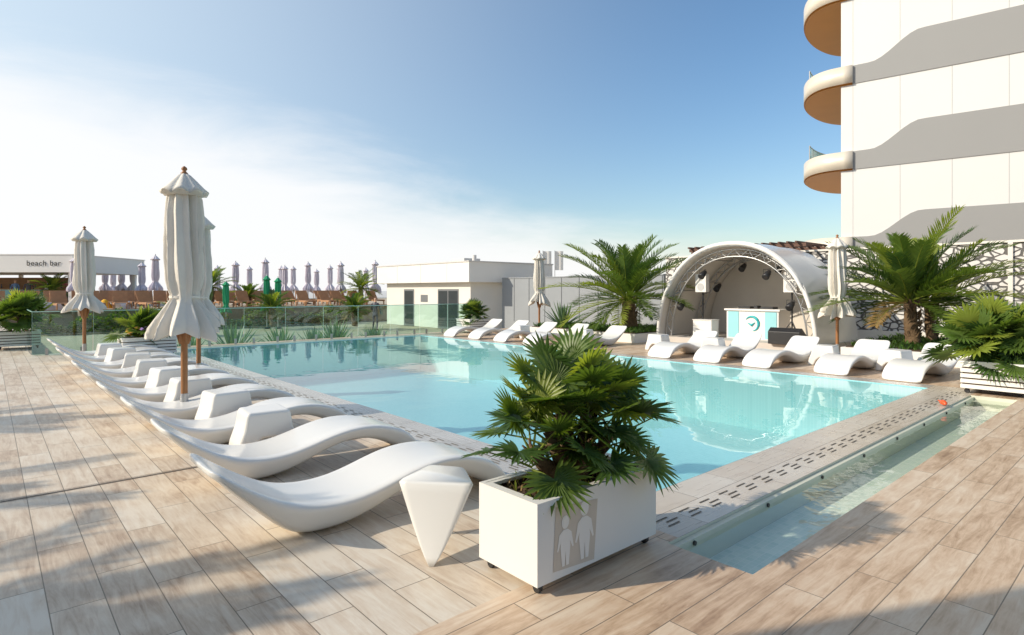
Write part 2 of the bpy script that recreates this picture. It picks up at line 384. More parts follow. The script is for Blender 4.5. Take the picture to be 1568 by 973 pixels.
PM=[parasol_mesh("closed_parasol",[M_fabric,M_wood,M_black,M_metal],s) for s in (1,2,3)]
for i,(u,v,s) in enumerate([(1.80,8.05,1.0),(2.75,11.3,.97),(1.72,17.1,1.0),(15.1,5.45,.94),(15.6,16.1,1.0)]):
    place(PM[i%3],"closed_parasol",(u,v,0),i*.9,0,2,s)
# ------------------------------------------------------------------ vegetation generators
def blade(b,base,d,side,up,L_,w,mat,droop=.2,seg=3,fold=.35):
    """folded leaf blade"""
    prev=None
    for i in range(seg+1):
        t=i/seg
        wid=w*(math.sin(math.pi*min(1,(t*.75+.18)))**1.0) if i<seg else 0.0
        c=base+d*(L_*t)-Vector((0,0,1))*(droop*L_*t*t)
        row=[c+side*wid+up*(fold*wid),c,c-side*wid+up*(fold*wid)]
        if prev: b.add(prev+row,[(0,1,4,3),(1,2,5,4)],mat,True)
        prev=row
def fan_leaf(b,root,d,lp,rad,mat,rnd,nl=23,spread=135,petmat=2,bend=(.35,.6)):
    d=d.normalized()
    tip=root+d*lp-Vector((0,0,.10*lp*(1-d.z)))
    dd=(d-Vector((0,0,bend[0]+bend[1]*rnd.random()))*(1-max(0,d.z)*.55)).normalized()
    mid=root+d*lp*.5
    b.tube([root,mid,tip],[.008,.006,.004],5,petmat,False)
    side=dd.cross(Vector((0,0,1)))
    if side.length<.1: side=Vector((1,0,0))
    side.normalize(); up=side.cross(dd).normalized()
    tw=rnd.uniform(-.6,.6)
    side,up=(side*math.cos(tw)+up*math.sin(tw)),(up*math.cos(tw)-side*math.sin(tw))
    for k in range(nl):
        a=R(-spread+2*spread*k/(nl-1)+rnd.uniform(-1.5,1.5))
        ld=(dd*math.cos(a)+side*math.sin(a)+up*.15).normalized()
        ls=(side*math.cos(a)-dd*math.sin(a)).normalized()
        l=rad*(.84+.16*math.cos(a*.62))*rnd.uniform(.93,1.04)
        blade(b,tip,ld,ls,up,l,rad*.066,mat,rnd.uniform(.0,.14),4,.5)
def fan_palm(b,base,stems,nleaf,rad,lp,seed,leafmats=(0,1,2),trunkmat=3,lowel=-22,topel=84,wts=(5,3,3)):
    rnd=random.Random(seed)
    for (sx_,sy_,h) in stems:
        p0=Vector(base); p1=p0+Vector((sx_,sy_,h))
        b.tube([p0+Vector((sx_*.45,sy_*.45,0)),p0+Vector((sx_*.6,sy_*.6,h*.5)),p1],[.036,.04,.03],10,trunkmat)
        for q in range(16):
            a=rnd.random()*6.28; z=rnd.random()*h
            c=p0+Vector((sx_*(.45+.55*z/h),sy_*(.45+.55*z/h),z)); e=Vector((math.cos(a),math.sin(a),.9)).normalized()
            b.tube([c,c+e*.10],[.016,.005],4,trunkmat,False)
        for q in range(nleaf):
            t=(q+.5)/nleaf; a=q*2.399+rnd.random()*.5
            el=R(topel-(topel-lowel)*t+rnd.uniform(-9,9))
            d=Vector((math.cos(a)*math.cos(el),math.sin(a)*math.cos(el),math.sin(el)))
            m=rnd.choices(leafmats,wts if t<.8 else (4,4,1))[0]
            fan_leaf(b,p1-Vector((0,0,.10*t)),d,lp*rnd.uniform(.7,1.2),rad*rnd.uniform(.8,1.12),m,rnd)
def feather_palm(name,loc,trunk_h,nf,flen,seed,tr=.16,leafl=.42,mats=None,nl=34,lw=.019,low=-28):
    rnd=random.Random(seed); b=MB()
    pts=[];rad=[]
    k=0
    while k<=10:
        z=trunk_h*k/10; pts.append((.03*math.sin(k),.02*k/3,z)); rad.append(tr*(1.15-.25*k/10)*(1+.07*(k%2))); k+=1
    b.tube(pts,rad,14,3)
    top=Vector(pts[-1])
    for q in range(60):
        a=rnd.random()*6.28; z=rnd.uniform(.15,1)*trunk_h
        c=Vector((math.cos(a)*tr*.85,math.sin(a)*tr*.85,z)); e=Vector((math.cos(a)*.6,math.sin(a)*.6,.9)).normalized()
        b.tube([c,c+e*.13],[.035,.008],4,3,False)
    for q in range(nf):
        t=(q+.5)/nf; a=q*2.399+rnd.uniform(-.25,.25)
        el=R(82-(82-low)*t**1.1+rnd.uniform(-8,8)); ln=flen*rnd.uniform(.8,1.1)*(.85+.25*math.sin(math.pi*t))
        h=Vector((math.cos(a),math.sin(a),0)); side=Vector((-math.sin(a),math.cos(a),0))
        m=rnd.choices((0,1,2,4),(5,3,3,0) if t<.85 else (3,3,1,2))[0]
        P=[];p=top+h*.05; e=el; steps=14
        drp=R(rnd.uniform(35,62))/steps*(1-.3*t)
        for i in range(steps+1):
            P.append((p.copy(),(h*math.cos(e)+Vector((0,0,1))*math.sin(e)).normalized())); p=p+P[-1][1]*(ln/steps); e-=drp*(.4+1.2*i/steps)
        b.tube([x[0] for x in P],[.022*(1-.85*i/steps) for i in range(steps+1)],5,2,False)
        for j in range(nl):
            s=.14+.86*j/(nl-1); f=s*steps; i=min(steps-1,int(f)); fr=f-i
            c=P[i][0].lerp(P[i+1][0],fr); d=P[i][1]; up=side.cross(d)*-1
            if up.z<0: up=-up
            ll=leafl*(math.sin(math.pi*min(.97,(.18+.72*s)))**.7)*rnd.uniform(.85,1.1)
            for sg in (-1,1):
                ld=(d*.9+side*sg*.7+up*rnd.uniform(.2,.5)).normalized()
                ls=ld.cross(up).normalized()
                blade(b,c,ld,ls,up,ll,lw,m,rnd.uniform(.0,.2),2,.4)
    return b.obj(name,mats or [G1,G2,G3,M_bark,G5],loc)
def agave(b,c,n,l,w,mat,rnd):
    c=Vector(c)
    for q in range(n):
        a=q*2.399; el=R(85-65*(q/n)+rnd.uniform(-6,6))
        d=Vector((math.cos(a)*math.cos(el),math.sin(a)*math.cos(el),math.sin(el))); s=Vector((-math.sin(a),math.cos(a),0)); up=s.cross(d)
        blade(b,c,d,s,up,l*rnd.uniform(.8,1.1),w,mat,.08,4,.5)
# hero planter
def planter_white(name,x0,x1,y0,y1,h):
    b=MB(); cx,cy=(x0+x1)/2,(y0+y1)/2; X,Y=(x1-x0)/2,(y1-y0)/2; z0=.055; t=.025
    b.box(-X,X,-Y,-Y+t,z0,h,0); b.box(-X,X,Y-t,Y,z0,h,0); b.box(-X,-X+t,-Y+t,Y-t,z0,h,0); b.box(X-t,X,-Y+t,Y-t,z0,h,0)
    b.box(-X+t,X-t,-Y+t,Y-t,z0,z0+.02,0)
    for r in [(-X+t,X-t,-Y+t,-Y+t+.03),(-X+t,X-t,Y-t-.03,Y-t),(-X+t,-X+t+.03,-Y+t+.03,Y-t-.03),(X-t-.03,X-t,-Y+t+.03,Y-t-.03)]: b.box(*r,h-.02,h-.002,0)
    n=20; vs=[];fs=[]
    rnd=random.Random(3)
    for i in range(n+1):
        for j in range(n+1):
            vs.append((-X+t+.001+(2*X-2*t-.002)*i/n,-Y+t+.001+(2*Y-2*t-.002)*j/n,h-.055+rnd.uniform(-.015,.025)))
    for i in range(n):
        for j in range(n): fs.append((i*(n+1)+j,(i+1)*(n+1)+j,(i+1)*(n+1)+j+1,i*(n+1)+j+1))
    b.add(vs,fs,1,False)
    for sx_ in (-1,1):
        for sy_ in (-1,1):
            wx,wy=sx_*(X-.05),sy_*(Y-.05)
            b.tube([(wx-.012,wy,.025),(wx+.012,wy,.025)],.025,12,2); b.box(wx-.02,wx+.02,wy-.02,wy+.02,.03,.056,2)
    # cast shadow with lighter figures, painted as flat shapes on the front panel
    y=-Y-.002
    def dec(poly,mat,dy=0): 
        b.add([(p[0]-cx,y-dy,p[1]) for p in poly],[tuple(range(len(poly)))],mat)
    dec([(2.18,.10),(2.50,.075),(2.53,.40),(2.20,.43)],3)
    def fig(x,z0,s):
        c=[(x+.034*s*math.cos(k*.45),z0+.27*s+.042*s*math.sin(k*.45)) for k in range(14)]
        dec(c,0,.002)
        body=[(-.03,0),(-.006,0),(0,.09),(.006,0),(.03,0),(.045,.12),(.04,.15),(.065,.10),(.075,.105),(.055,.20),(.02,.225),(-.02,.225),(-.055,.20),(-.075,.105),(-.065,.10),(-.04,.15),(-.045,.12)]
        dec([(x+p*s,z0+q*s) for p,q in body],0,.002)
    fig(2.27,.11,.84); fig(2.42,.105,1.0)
    return b.obj(name,[M_wpaint,M_soil,M_black,simple("figure_shadow_paint",(.58,.51,.43),.6,.1,6)],(cx,cy,0),0,0,2)
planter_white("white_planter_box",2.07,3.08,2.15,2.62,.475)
b=MB()
fan_palm(b,(0,0,0),[(-.18,.03,.32),(.16,.04,.38),(.02,-.07,.24),(.03,.10,.46),(-.30,.04,.22),(.36,0,.26),(.27,.08,.36),(-.06,.05,.42)],8,.215,.28,17,lowel=0,topel=72,wts=(5,3,4))
rnd=random.Random(5)
for q in range(150):
    x=rnd.uniform(-.44,.44);y=rnd.uniform(-.19,.19);a=rnd.random()*6.28
    d=Vector((math.cos(a)*.6,math.sin(a)*.6,1)).normalized(); s=d.cross(Vector((0,0,1))).normalized()
    blade(b,Vector((x,y,0.01)),d,s,d,rnd.uniform(.05,.14),.006,2 if q%3 else 4,.3,2,.3)
b.obj("fan_palm_plant",[G1,G2,G3,M_bark,G5],(2.60,2.39,.415))
# slatted planters
def slat_planter(x0,x1,y0,y1,h,stems,nl,rad,lp,seed):
    b=MB(); cx,cy=(x0+x1)/2,(y0+y1)/2; X,Y=(x1-x0)/2,(y1-y0)/2
    ns=5; z=.08; sh=(h-.08)/ns
    b.box(-X+.02,X-.02,-Y+.02,Y-.02,.08,h-.06,1)
    for i in range(ns):
        za=z+i*sh; zb=za+sh*.72
        b.box(-X,X,-Y,-Y+.018,za,zb); b.box(-X,X,Y-.018,Y,za,zb); b.box(-X,-X+.018,-Y+.0181,Y-.0181,za,zb); b.box(X-.018,X,-Y+.0181,Y-.0181,za,zb)
    b.box(-X-.02,X+.02,-Y-.02,-Y+.05,h-.02,h+.01); b.box(-X-.02,X+.02,Y-.05,Y+.02,h-.02,h+.01)
    b.box(-X-.02,-X+.05,-Y+.0501,Y-.0501,h-.02,h+.01); b.box(X-.05,X+.02,-Y+.0501,Y-.0501,h-.02,h+.01)
    for sx_ in (-1,1):
        for sy_ in (-1,1):
            wx,wy=sx_*(X-.07),sy_*(Y-.07)
            b.tube([(wx-.015,wy,.035),(wx+.015,wy,.035)],.035,12,2); b.box(wx-.02,wx+.02,wy-.02,wy+.02,.04,.08,2)
    b.obj("slatted_planter_box",[M_wpaint,M_soil,M_black],(cx,cy,0))
    b=MB(); fan_palm(b,(0,0,0),stems,nl,rad,lp,seed,lowel=-8)
    b.obj("fan_palm_plant",[G1,G2,G3,M_bark,G5],(cx,cy,h-.1))
slat_planter(11.05,11.95,1.42,2.25,.48,[(0,0,.40),(.2,.1,.32),(-.25,.15,.3),(.05,-.25,.3),(-.1,.3,.3)],13,.36,.40,21)
slat_planter(2.3,3.4,15.9,16.6,.45,[(0,0,.3),(.2,.1,.2),(-.2,0,.2)],12,.33,.34,22)
slat_planter(13.0,14.0,17.0,17.8,.5,[(0,0,.3),(.2,.1,.2),(-.2,0,.2)],13,.33,.32,23)
slat_planter(.2,1.1,20.4,21.1,.45,[(0,0,.5),(.3,.1,.4),(-.3,0,.3)],14,.4,.42,24)
slat_planter(-.9,-.1,23.4,24.1,.45,[(0,0,.6),(.3,.1,.5),(-.3,0,.4)],14,.45,.42,25)
# big palms
feather_palm("date_palm",(15.6,11.9,.3),.95,52,2.4,31,.22,.52,low=-18,nl=40)
feather_palm("date_palm",(16.0,4.15,.3),1.0,42,2.1,32,.13,.48,low=-15,nl=38)
feather_palm("date_palm",(16.9,4.0,.3),.9,26,1.8,35,.1,.42,low=-5)
# palms left of frame whose shadows reach the deck
for i,(u,v,h,l,n_) in enumerate([(-5.3,6.1,2.3,1.8,30),(-6.0,8.8,2.2,1.8,26),(-5.8,12.2,2.2,1.9,34),(-4.3,5.4,1.6,1.3,24)]): feather_palm("date_palm",(u,v,0),h,n_,l,50+i,.14,.40,lw=.018)
# far palms
for i,(X,Z,h,l) in enumerate([(-17.2,34,2.1,1.35),(-10.4,41,2.0,1.5),(-28.6,37,1.9,1.2),(-16.4,37,1.5,.9),(-12.5,31,.9,1.1),(-8.2,31,.8,1.0),(-14.8,26.5,.7,.9)]):
    u,v=c2w(X,Z); feather_palm("palm_tree",(u,v,-.3),h,30,l,60+i,.14,.35,nl=22)
# raised beds
def bed(x0,x1,y0,y1,h,seed,dens=900):
    rnd=random.Random(seed); b=MB()
    b.box(x0,x1,y0,y1,0,h,0); b.box(x0+.08,x1-.08,y0+.08,y1-.08,h,h+.02,1)
    for q in range(dens):
        x=rnd.uniform(x0+.1,x1-.1);y=rnd.uniform(y0+.1,y1-.1);a=rnd.random()*6.28
        d=Vector((math.cos(a)*.5,math.sin(a)*.5,1)).normalized(); s=d.cross(Vector((0,0,1))).normalized()
        blade(b,Vector((x,y,h)),d,s,d,rnd.uniform(.12,.34),.016,2+q%2,.35,2,.3)
    b.obj("planting_bed",[M_wpaint,M_soil,M_grass,G2])
bed(14.3,17.2,10.7,13.2,.26,1,2200); bed(14.6,18.5,2.6,5.2,.26,2,2200); bed(14.4,16.5,13.6,15.4,.26,3,1200)
b=MB(); rnd=random.Random(9)
agave(b,(15.2,14.5,.28),40,1.0,.05,0,rnd); b.obj("yucca_plant",[G4])
for i,(u,v,s) in enumerate([(9.1,19.6,1.25),(5.7,19.4,1.2),(7.3,19.8,1.0),(4.4,19.3,1.0),(8.2,19.3,.9),(10.6,19.5,.9)]):
    b=MB(); agave(b,(0,0,0),46,s,.045,0,rnd); b.obj("agave_plant",[G4],(u,v,-.5))
# ------------------------------------------------------------------ glass fence
b=MB()
u=.8
while u<13.7:
    e=min(u+1.19,13.8)
    b.box(u+.01,e,18.1,18.112,.02,1.03,0); b.box(u+.01,e,18.096,18.116,1.031,1.05,2)
    b.box(u+.006,u+.0098,18.1,18.112,.02,1.03,2)
    b.box(u+.25,u+.31,18.08,18.13,0.001,.16,1); b.box(e-.25,e-.19,18.08,18.13,0.001,.16,1); u+=1.2
v=18.13
while v<24:
    b.box(.8,.812,v+.01,v+1.19,.02,1.03,0); b.box(.797,.815,v+.01,v+1.19,1.031,1.05,2); v+=1.2
b.obj("glass_fence",[M_glass,M_metal,M_gedge])
# ------------------------------------------------------------------ pavilion
b=MB()
b.box(18.4,23.4,24.0,32.4,-.5,1.97,0)
b.box(18.0,23.9,23.6,32.9,1.97,2.98,1); b.box(17.96,23.94,23.56,32.94,2.981,3.04,2)
b.box(18.385,18.399,25.0,26.9,-.5,1.62,3)
for v0 in (25.08,26.0): b.box(18.375,18.384,v0,v0+.82,-.4,1.52,4)
b.box(18.385,18.399,29.3,30.4,-.5,1.62,3); b.box(18.375,18.384,29.4,30.3,-.4,1.52,4)
b.box(18.385,18.399,27.9,28.6,.9,1.3,3)
b.box(22.2,23.45,23.9,23.999,-.5,1.969,3); b.box(22.5,23.2,23.88,23.899,-.4,1.5,4)
b.tube([(20.2,26,3.04),(20.2,26,3.5)],.12,12,2); b.box(21,22.2,28,29.2,3.041,3.45,2)
for v in (25.5,28.0,30.5): b.box(17.992,17.999,v-.006,v+.006,1.98,2.97,2)
b.obj("pool_pavilion",[M_cream,M_wpaint,simple("roof_trim",(.62,.60,.57),.5),M_greyd,M_win])
# ------------------------------------------------------------------ back walls
m,nt,N,L,p=newmat("organic_lattice")
tcn=N.new('ShaderNodeTexCoord'); mp=N.new('ShaderNodeMapping'); mp.inputs['Scale'].default_value=(1,1,1.7); L.new(tcn.outputs['Object'],mp.inputs['Vector'])
nz=N.new('ShaderNodeTexNoise'); nz.inputs['Scale'].default_value=3; L.new(mp.outputs[0],nz.inputs['Vector'])
mxv=N.new('ShaderNodeMix'); mxv.data_type='VECTOR'; mxv.inputs['Factor'].default_value=.08; L.new(mp.outputs[0],mxv.inputs['A']); L.new(nz.outputs['Color'],mxv.inputs['B'])
vo=N.new('ShaderNodeTexVoronoi'); vo.feature='DISTANCE_TO_EDGE'; vo.inputs['Scale'].default_value=4.4; L.new(mxv.outputs['Result'],vo.inputs['Vector'])
cr=N.new('ShaderNodeValToRGB'); cr.color_ramp.elements[0].position=.06; cr.color_ramp.elements[0].color=(.10,.095,.09,1); cr.color_ramp.elements[1].position=.12; cr.color_ramp.elements[1].color=(.66,.64,.61,1)
L.new(vo.outputs['Distance'],cr.inputs['Fac']); L.new(cr.outputs['Color'],p.inputs['Base Color'])
bu=N.new('ShaderNodeBump'); bu.inputs['Strength'].default_value=.8; bu.inputs['Distance'].default_value=.05; L.new(cr.outputs['Color'],bu.inputs['Height']); L.new(bu.outputs['Normal'],p.inputs['Normal'])
M_lat=m
b=MB()
b.box(20,20.2,-6,13.5,.35,2.8,0); b.box(19.95,20.25,-6,13.5,0,.349,1); b.box(19.94,20.26,-6,13.5,2.801,2.86,1)
for v in range(-6,14,3): b.box(19.93,20.27,v-.05,v+.05,.35,2.8,1)
b.obj("stone_lattice_wall",[M_lat,M_cream])
b=MB(); b.box(20,20.2,13.6,23.4,-.5,2.15,0); b.box(19.97,20.23,13.6,23.4,2.151,2.2,0)
for k in range(9): b.box(19.98,19.999,13.65+k*1.1,13.67+k*1.1,0,2.15,1)
b.obj("slate_wall",[M_slate,M_greyd])
b=MB()
for k in range(15): b.box(18.9,21.6,8.0+k*.27,8.06+k*.27,3.04,3.10,0)
b.box(19.1,19.22,7.8,11.9,2.93,3.039,0); b.box(21.2,21.32,7.8,11.9,2.93,3.039,0)
for v in (8.2,11.7):
    b.box(19.1,19.22,v,v+.12,0,2.929,0); b.box(21.2,21.32,v,v+.12,0,2.929,0)
b.obj("wooden_pergola",[simple("weathered_redwood",(.12,.06,.04),.7,.2)])
# ------------------------------------------------------------------ stage
b=MB(); vc,a_,h_=8.3,2.35,2.9
def arc(a,h,n=36,u=0,e=.92):
    out=[]
    for i in range(n+1):
        t=math.pi*i/n
        out.append((u,vc+a*math.copysign(abs(math.cos(t))**e,math.cos(t)),max(0,h*abs(math.sin(t))**e)))
    return out
us=[15.3,15.33,15.9,16.6,17.3,18.0,18.3]
rings=[]
for i,u in enumerate(us):
    sc_=[1,1,.98,.995,.98,.985,.95][i]
    rings.append(arc(a_*sc_,h_*sc_,36,u))
def strip(rings,mat,flip=False):
    n=len(rings[0]); vs=[p for r in rings for p in r]; fs=[]
    for i in range(len(rings)-1):
        for k in range(n-1): fs.append((i*n+k,i*n+k+1,(i+1)*n+k+1,(i+1)*n+k))
    b.add(vs,fs,mat,True)
strip(rings,0)
inn=[arc(a_*.955-.0*i,h_*.955,36,u) for i,u in enumerate([15.3,18.15])]
strip(inn,1); strip([rings[0],inn[0]],0)
b.tube(arc(a_*.978,h_*.978,36,15.29),.055,10,0)
b.add(arc(a_*.95,h_*.95,36,18.12),[tuple(range(37))],1); b.add(arc(a_*.95,h_*.95,36,18.3),[tuple(range(37))],0)
b.box(15.2,18.3,5.9,10.7,0.001,.18,2)
for uu in (15.55,17.2):
    A=arc(a_*.93,h_*.93,36,uu); B=arc(a_*.85,h_*.86,36,uu); C=arc(a_*.89,h_*.895,36,uu+.2)
    for P in (A,B,C): b.tube(P,.022,6,3)
    for i in range(0,36,2):
        b.tube([A[i],B[i+1]],.011,5,3); b.tube([B[i+1],A[i+2]],.011,5,3); b.tube([A[i],C[i+1]],.011,5,3); b.tube([C[i+1],B[i+1]],.011,5,3)
for t in (35,65,90,115,145):
    b.tube([(15.6,vc+a_*.93*math.cos(R(t)),h_*.93*math.sin(R(t))),(17.2,vc+a_*.93*math.cos(R(t)),h_*.93*math.sin(R(t)))],.018,6,3)
b.obj("stage_canopy",[M_white,simple("canopy_inner",(.72,.67,.60),.85,.08,2,bump=.4,bscale=4),simple("stage_platform",(.55,.50,.45),.6),M_metal])
for i,(uu,t) in enumerate([(15.5,150),(15.5,122),(15.5,60),(15.5,28),(17.0,140),(17.0,110),(17.0,75),(17.0,45)]):
    b=MB(); y=vc+a_*.78*math.cos(R(t)); z=h_*.80*math.sin(R(t))
    b.tube([(uu+.12,y,z+.08),(uu,y,z),(uu-.10,y,z-.07),(uu-.11,y,z-.077)],[.06,.085,.095,.07],12,0)
    b.tube([(uu,y-.10,z),(uu,y-.10,z+.14),(uu,y+.10,z+.14),(uu,y+.10,z)],.008,5,0); b.tube([(uu,y,z+.14),(uu,vc+a_*.85*math.cos(R(t)),h_*.86*math.sin(R(t)))],.01,5,0)
    b.obj("stage_spotlight",[M_black])
for (uu,vv) in [(15.9,9.45),(15.9,6.85)]:
    b=MB(); b.prism([(uu-.13,vv-.17),(uu+.15,vv-.11),(uu+.15,vv+.11),(uu-.13,vv+.17)],1.5,2.03,0)
    b.tube([(uu-.132,vv,1.65),(uu-.138,vv,1.65)],.11,20,2); b.tube([(uu-.132,vv,1.88),(uu-.138,vv,1.88)],.05,16,2)
    b.tube([(uu,vv,.2),(uu,vv,1.5)],.022,8,1)
    for k in range(3):
        a=k*2.09; b.tube([(uu,vv,.75),(uu+.38*math.cos(a),vv+.38*math.sin(a),.2)],.014,6,1)
    b.obj("speaker_on_stand",[M_wpaint,M_black,simple("speaker_grille",(.5,.5,.5),.7)])
b=MB(); b.box(16.0,16.7,7.25,8.75,.181,.98,0); b.box(15.95,16.75,7.2,8.8,.981,1.03,0); b.box(15.985,15.999,7.3,7.62,.22,.95,1)
b.box(15.985,15.999,8.38,8.7,.22,.95,1)
pts=[(15.985,8.0+.20*math.cos(t),.62+.20*math.sin(t)) for t in [i*.22+.6 for i in range(19)]]
b.tube(pts,[.006+.034*math.sin(math.pi*i/18) for i in range(19)],6,2)
b.tube([(15.985,7.9,.66),(15.985,8.0,.58),(15.985,8.12,.64)],[.006,.04,.006],6,2)
b.box(16.2,16.5,7.5,7.85,1.031,1.09,3); b.box(16.2,16.5,8.15,8.5,1.031,1.09,3); b.box(16.22,16.45,7.95,8.05,1.031,1.12,3)
b.obj("dj_booth",[M_wpaint,M_turq,M_teal,M_black])
b=MB(); b.box(15.6,16.0,9.0,9.6,.181,.68,0); b.box(15.58,16.02,8.98,9.62,.681,.70,0); b.obj("amplifier_cabinet",[M_wpaint],bevel=.01)
b=MB(); b.prismY([(-.25,0),(.25,0),(.25,.18),(-.1,.42),(-.25,.32)],-.4,.4); b.obj("stage_monitor",[M_black],(15.3,6.7,.181),0,.01)
# ------------------------------------------------------------------ hotel
b=MB()
b.box(0,26,0,16,-.5,24,0)
FB=[2.96,6.37,9.78,13.19,16.6,20.0]
for x in [.42,2.0,3.6,5.2,6.8,8.4,10,11.6,13.2]: b.box(x-.008,x+.008,-.004,-.0005,0,24,1)
for z in FB:
    poly=[(0,z)]
    poly+=[(26,z),(26,z+1.62)]
    K=30; xs=[14-14*i/ (K*2) for i in range(K*2+1)]
    for x in xs:
        t=(x-1.0)/1.7; t=max(0,min(1,t)); hh=.72+.90*(t*t*(3-2*t))
        poly.append((x,z+hh))
    b.prismY([(p[0],p[1]) for p in poly],-.035,-.006,2)
for z in FB:
    n=48; A=[(-1.9*math.sin(math.pi*i/n)**.8 -.02, 3.3-3.45*math.cos(math.pi*i/n)) for i in range(n+1)]
    A=[(.42,-.16),(.1,-.16)]+A+[(.1,6.9)]
    b.prism(A[::-1],z+.02,z+.72,4,4,True,3)
    b.prism([(x*.97,3.3+(y-3.3)*.97) for x,y in A][::-1],z-.03,z+.0195,3,3,True,3)
    if z<5: continue
    G=[(x*.9,3.3+(y-3.3)*.92) for x,y in A[2:-1]]
    G=[g for g in G if g[1]>2.6]
    for i in range(len(G)-1):
        (xa,ya),(xb,yb)=G[i],G[i+1]
        b.add([(xa,ya,z+.721),(xb,yb,z+.721),(xb,yb,z+1.75),(xa,ya,z+1.75)],[(0,1,2,3)],5)
        if i%4==0: b.tube([(xa-.01,ya,z+.72),(xa-.01,ya,z+1.76)],.02,6,6)
    b.tube([(g[0],g[1],z+1.76) for g in G],.025,6,6)
b.obj("hotel_tower",[M_hotel,M_seam,M_grey,M_gold,M_goldrim,M_glassd,M_metal],(25.8,9.17,0),math.atan2(-.983,.178))
# ------------------------------------------------------------------ beach terrace
b=MB(); b.box(-60,24,36,120,-.5,.55,0); b.box(-60,24,35.9,35.999,-.5,.60,1)
for k in range(80): b.box(-58+k,-57.94+k,35.87,35.899,-.5,.6,1)
b.obj("beach_terrace",[M_sand,simple("terrace_wood",(.36,.23,.14),.7,.25,1.5)])
b=MB(); rnd=random.Random(12)
for q in range(5200):
    u=rnd.uniform(1.5,17.0); v=34.6+rnd.uniform(-.5,.5); hz=.35+.25*math.sin(u*1.7)+.2*math.sin(u*4.1)
    z=-.45+rnd.random()*max(.15,hz+.35); a=rnd.random()*6.28
    d=Vector((math.cos(a),math.sin(a),rnd.uniform(-.1,1))).normalized(); s=d.cross(Vector((0,0,1))).normalized()
    blade(b,Vector((u,v,z)),d,s,s.cross(d),rnd.uniform(.12,.28),.05,rnd.randrange(3),.2,2,.3)
b.obj("hedge",[G1,G2,G3])
BP=[parasol_mesh("beach_parasol",[M_fabricL,M_metal,M_black,M_metal],s,.9) for s in (11,12)]
for i,(X,Z) in enumerate([(-26.5,36),(-30.8,45),(-32.2,48),(-28.9,44),(-27.4,43),(-24.9,40),(-21.6,36),(-18.6,40),(-21.2,48),(-16.6,40),(-17.2,45),(-18.4,50),(-15.1,44),(-17.1,52),(-15.3,50),(-12.1,42),(-12.3,50),(-9.9,43),(-22.8,46),(-13.6,47),(-20.2,52),(-25.5,50)]):
    u,v=c2w(X,Z); place(BP[i%2],"beach_parasol",(u,v,.55),i,0,2,(1.0,1.0,1.0+.05*math.sin(i*2.3)))
GP=parasol_mesh("green_parasol",[M_green,M_metal,M_black,M_metal],21)
for X,Z,s in [(-15.4,32,.85),(-13.2,32,.96),(-12.6,32,.92)]:
    u,v=c2w(X,Z); place(GP,"green_parasol",(u,v,-.5),0,0,2,(.75,.75,s))
b=MB()
for k in range(9): b.box(-.95+k*.14,-.83+k*.14,-.33,.33,.34,.37)
for k in range(6):
    x=.34+k*.11; z=.37+k*.10; b.box(x,x+.03,-.33,.33,z,z+.12)
b.box(-.95,.95,-.34,-.30,.26,.335); b.box(-.95,.95,.30,.34,.26,.335)
for x in (-.85,.8):
    for y in (-.34,.28): b.box(x,x+.07,y,y+.06,0,.259)
b.tube([(.95,-.3,.3),(.95,-.3,.9)],.02,6); b.tube([(.95,.3,.3),(.95,.3,.9)],.02,6)
BL=b.mesh("wooden_beach_lounger",[M_brownl])
rnd=random.Random(4)
for r_,vv in enumerate((37.2,40,43)):
    for k in range(22):
        u=-6+k*1.25+rnd.uniform(-.2,.2); place(BL,"wooden_beach_lounger",(u,vv+rnd.uniform(-.2,.2),.55),R(90+rnd.uniform(-8,8)))
# beach bar
b=MB()
b.box(-8,8,0,7,2.1,3.15,0); b.box(-8.05,8.05,-.03,7.05,3.151,3.2,0)
for x in (-7.5,-4,-.5,3,7.6):
    b.box(x-.1,x+.1,.3,.5,0,2.099,0); b.box(x-.1,x+.1,6.4,6.6,0,2.099,0)
b.box(-6,4,2.6,3.2,0,1.05,1); b.box(-6.1,4.1,2.5,3.3,1.051,1.1,2)
b.box(-6,5,6.0,6.2,0,1.9,2)
for k in range(16): b.tube([(-5.5+k*.6,5.8,1.15),(-5.5+k*.6,5.8,1.45)],[.05,.03],6,3)
u,v=c2w(-34.6,36)
BB=b.obj("beach_bar",[M_wpaint,M_turq,M_brownl,M_greyd],(u,v,.55),R(-41.47))
tx=bpy.data.curves.new("bar_sign",'FONT'); tx.body="beach bar"; tx.size=.46; tx.extrude=.004; tx.space_character=1.15; tx.align_x='RIGHT'
to=bpy.data.objects.new("sign_lettering",tx); sc.collection.objects.link(to); to.parent=BB; to.location=(7.3,-.03,2.5); to.rotation_euler=(R(90),0,0); tx.materials.append(M_black)
b=MB(); b.prismY([(-1,0),(1,0),(1.05,.35),(.6,.42),(-.55,.42),(-.8,.95),(-1.05,.95)],-.8,.8)
SF=b.mesh("outdoor_sofa",[M_white])
for X,Z in [(-22.3,30),(-25.5,33),(-20.6,33),(-27.5,35)]:
    u,v=c2w(X,Z); place(SF,"outdoor_sofa",(u,v,0),R(-30),.08,3)
def bean(name,col,X,Z,z,s):
    b=MB(); rg=[]
    for i,(zz,r) in enumerate([(0,.3),(.05,.42),(.2,.46),(.4,.38),(.6,.26),(.8,.14),(.88,.04)]): rg.append([(r*math.cos(k*.3927)*(1+.06*math.sin(k*3)),r*math.sin(k*.3927)+.1*zz,zz) for k in range(16)])
    b.rings(rg,0); u,v=c2w(X,Z); o=b.obj(name,[simple(name+"_fabric",col,.8)],(u,v,z)); o.scale=(s,s,s)
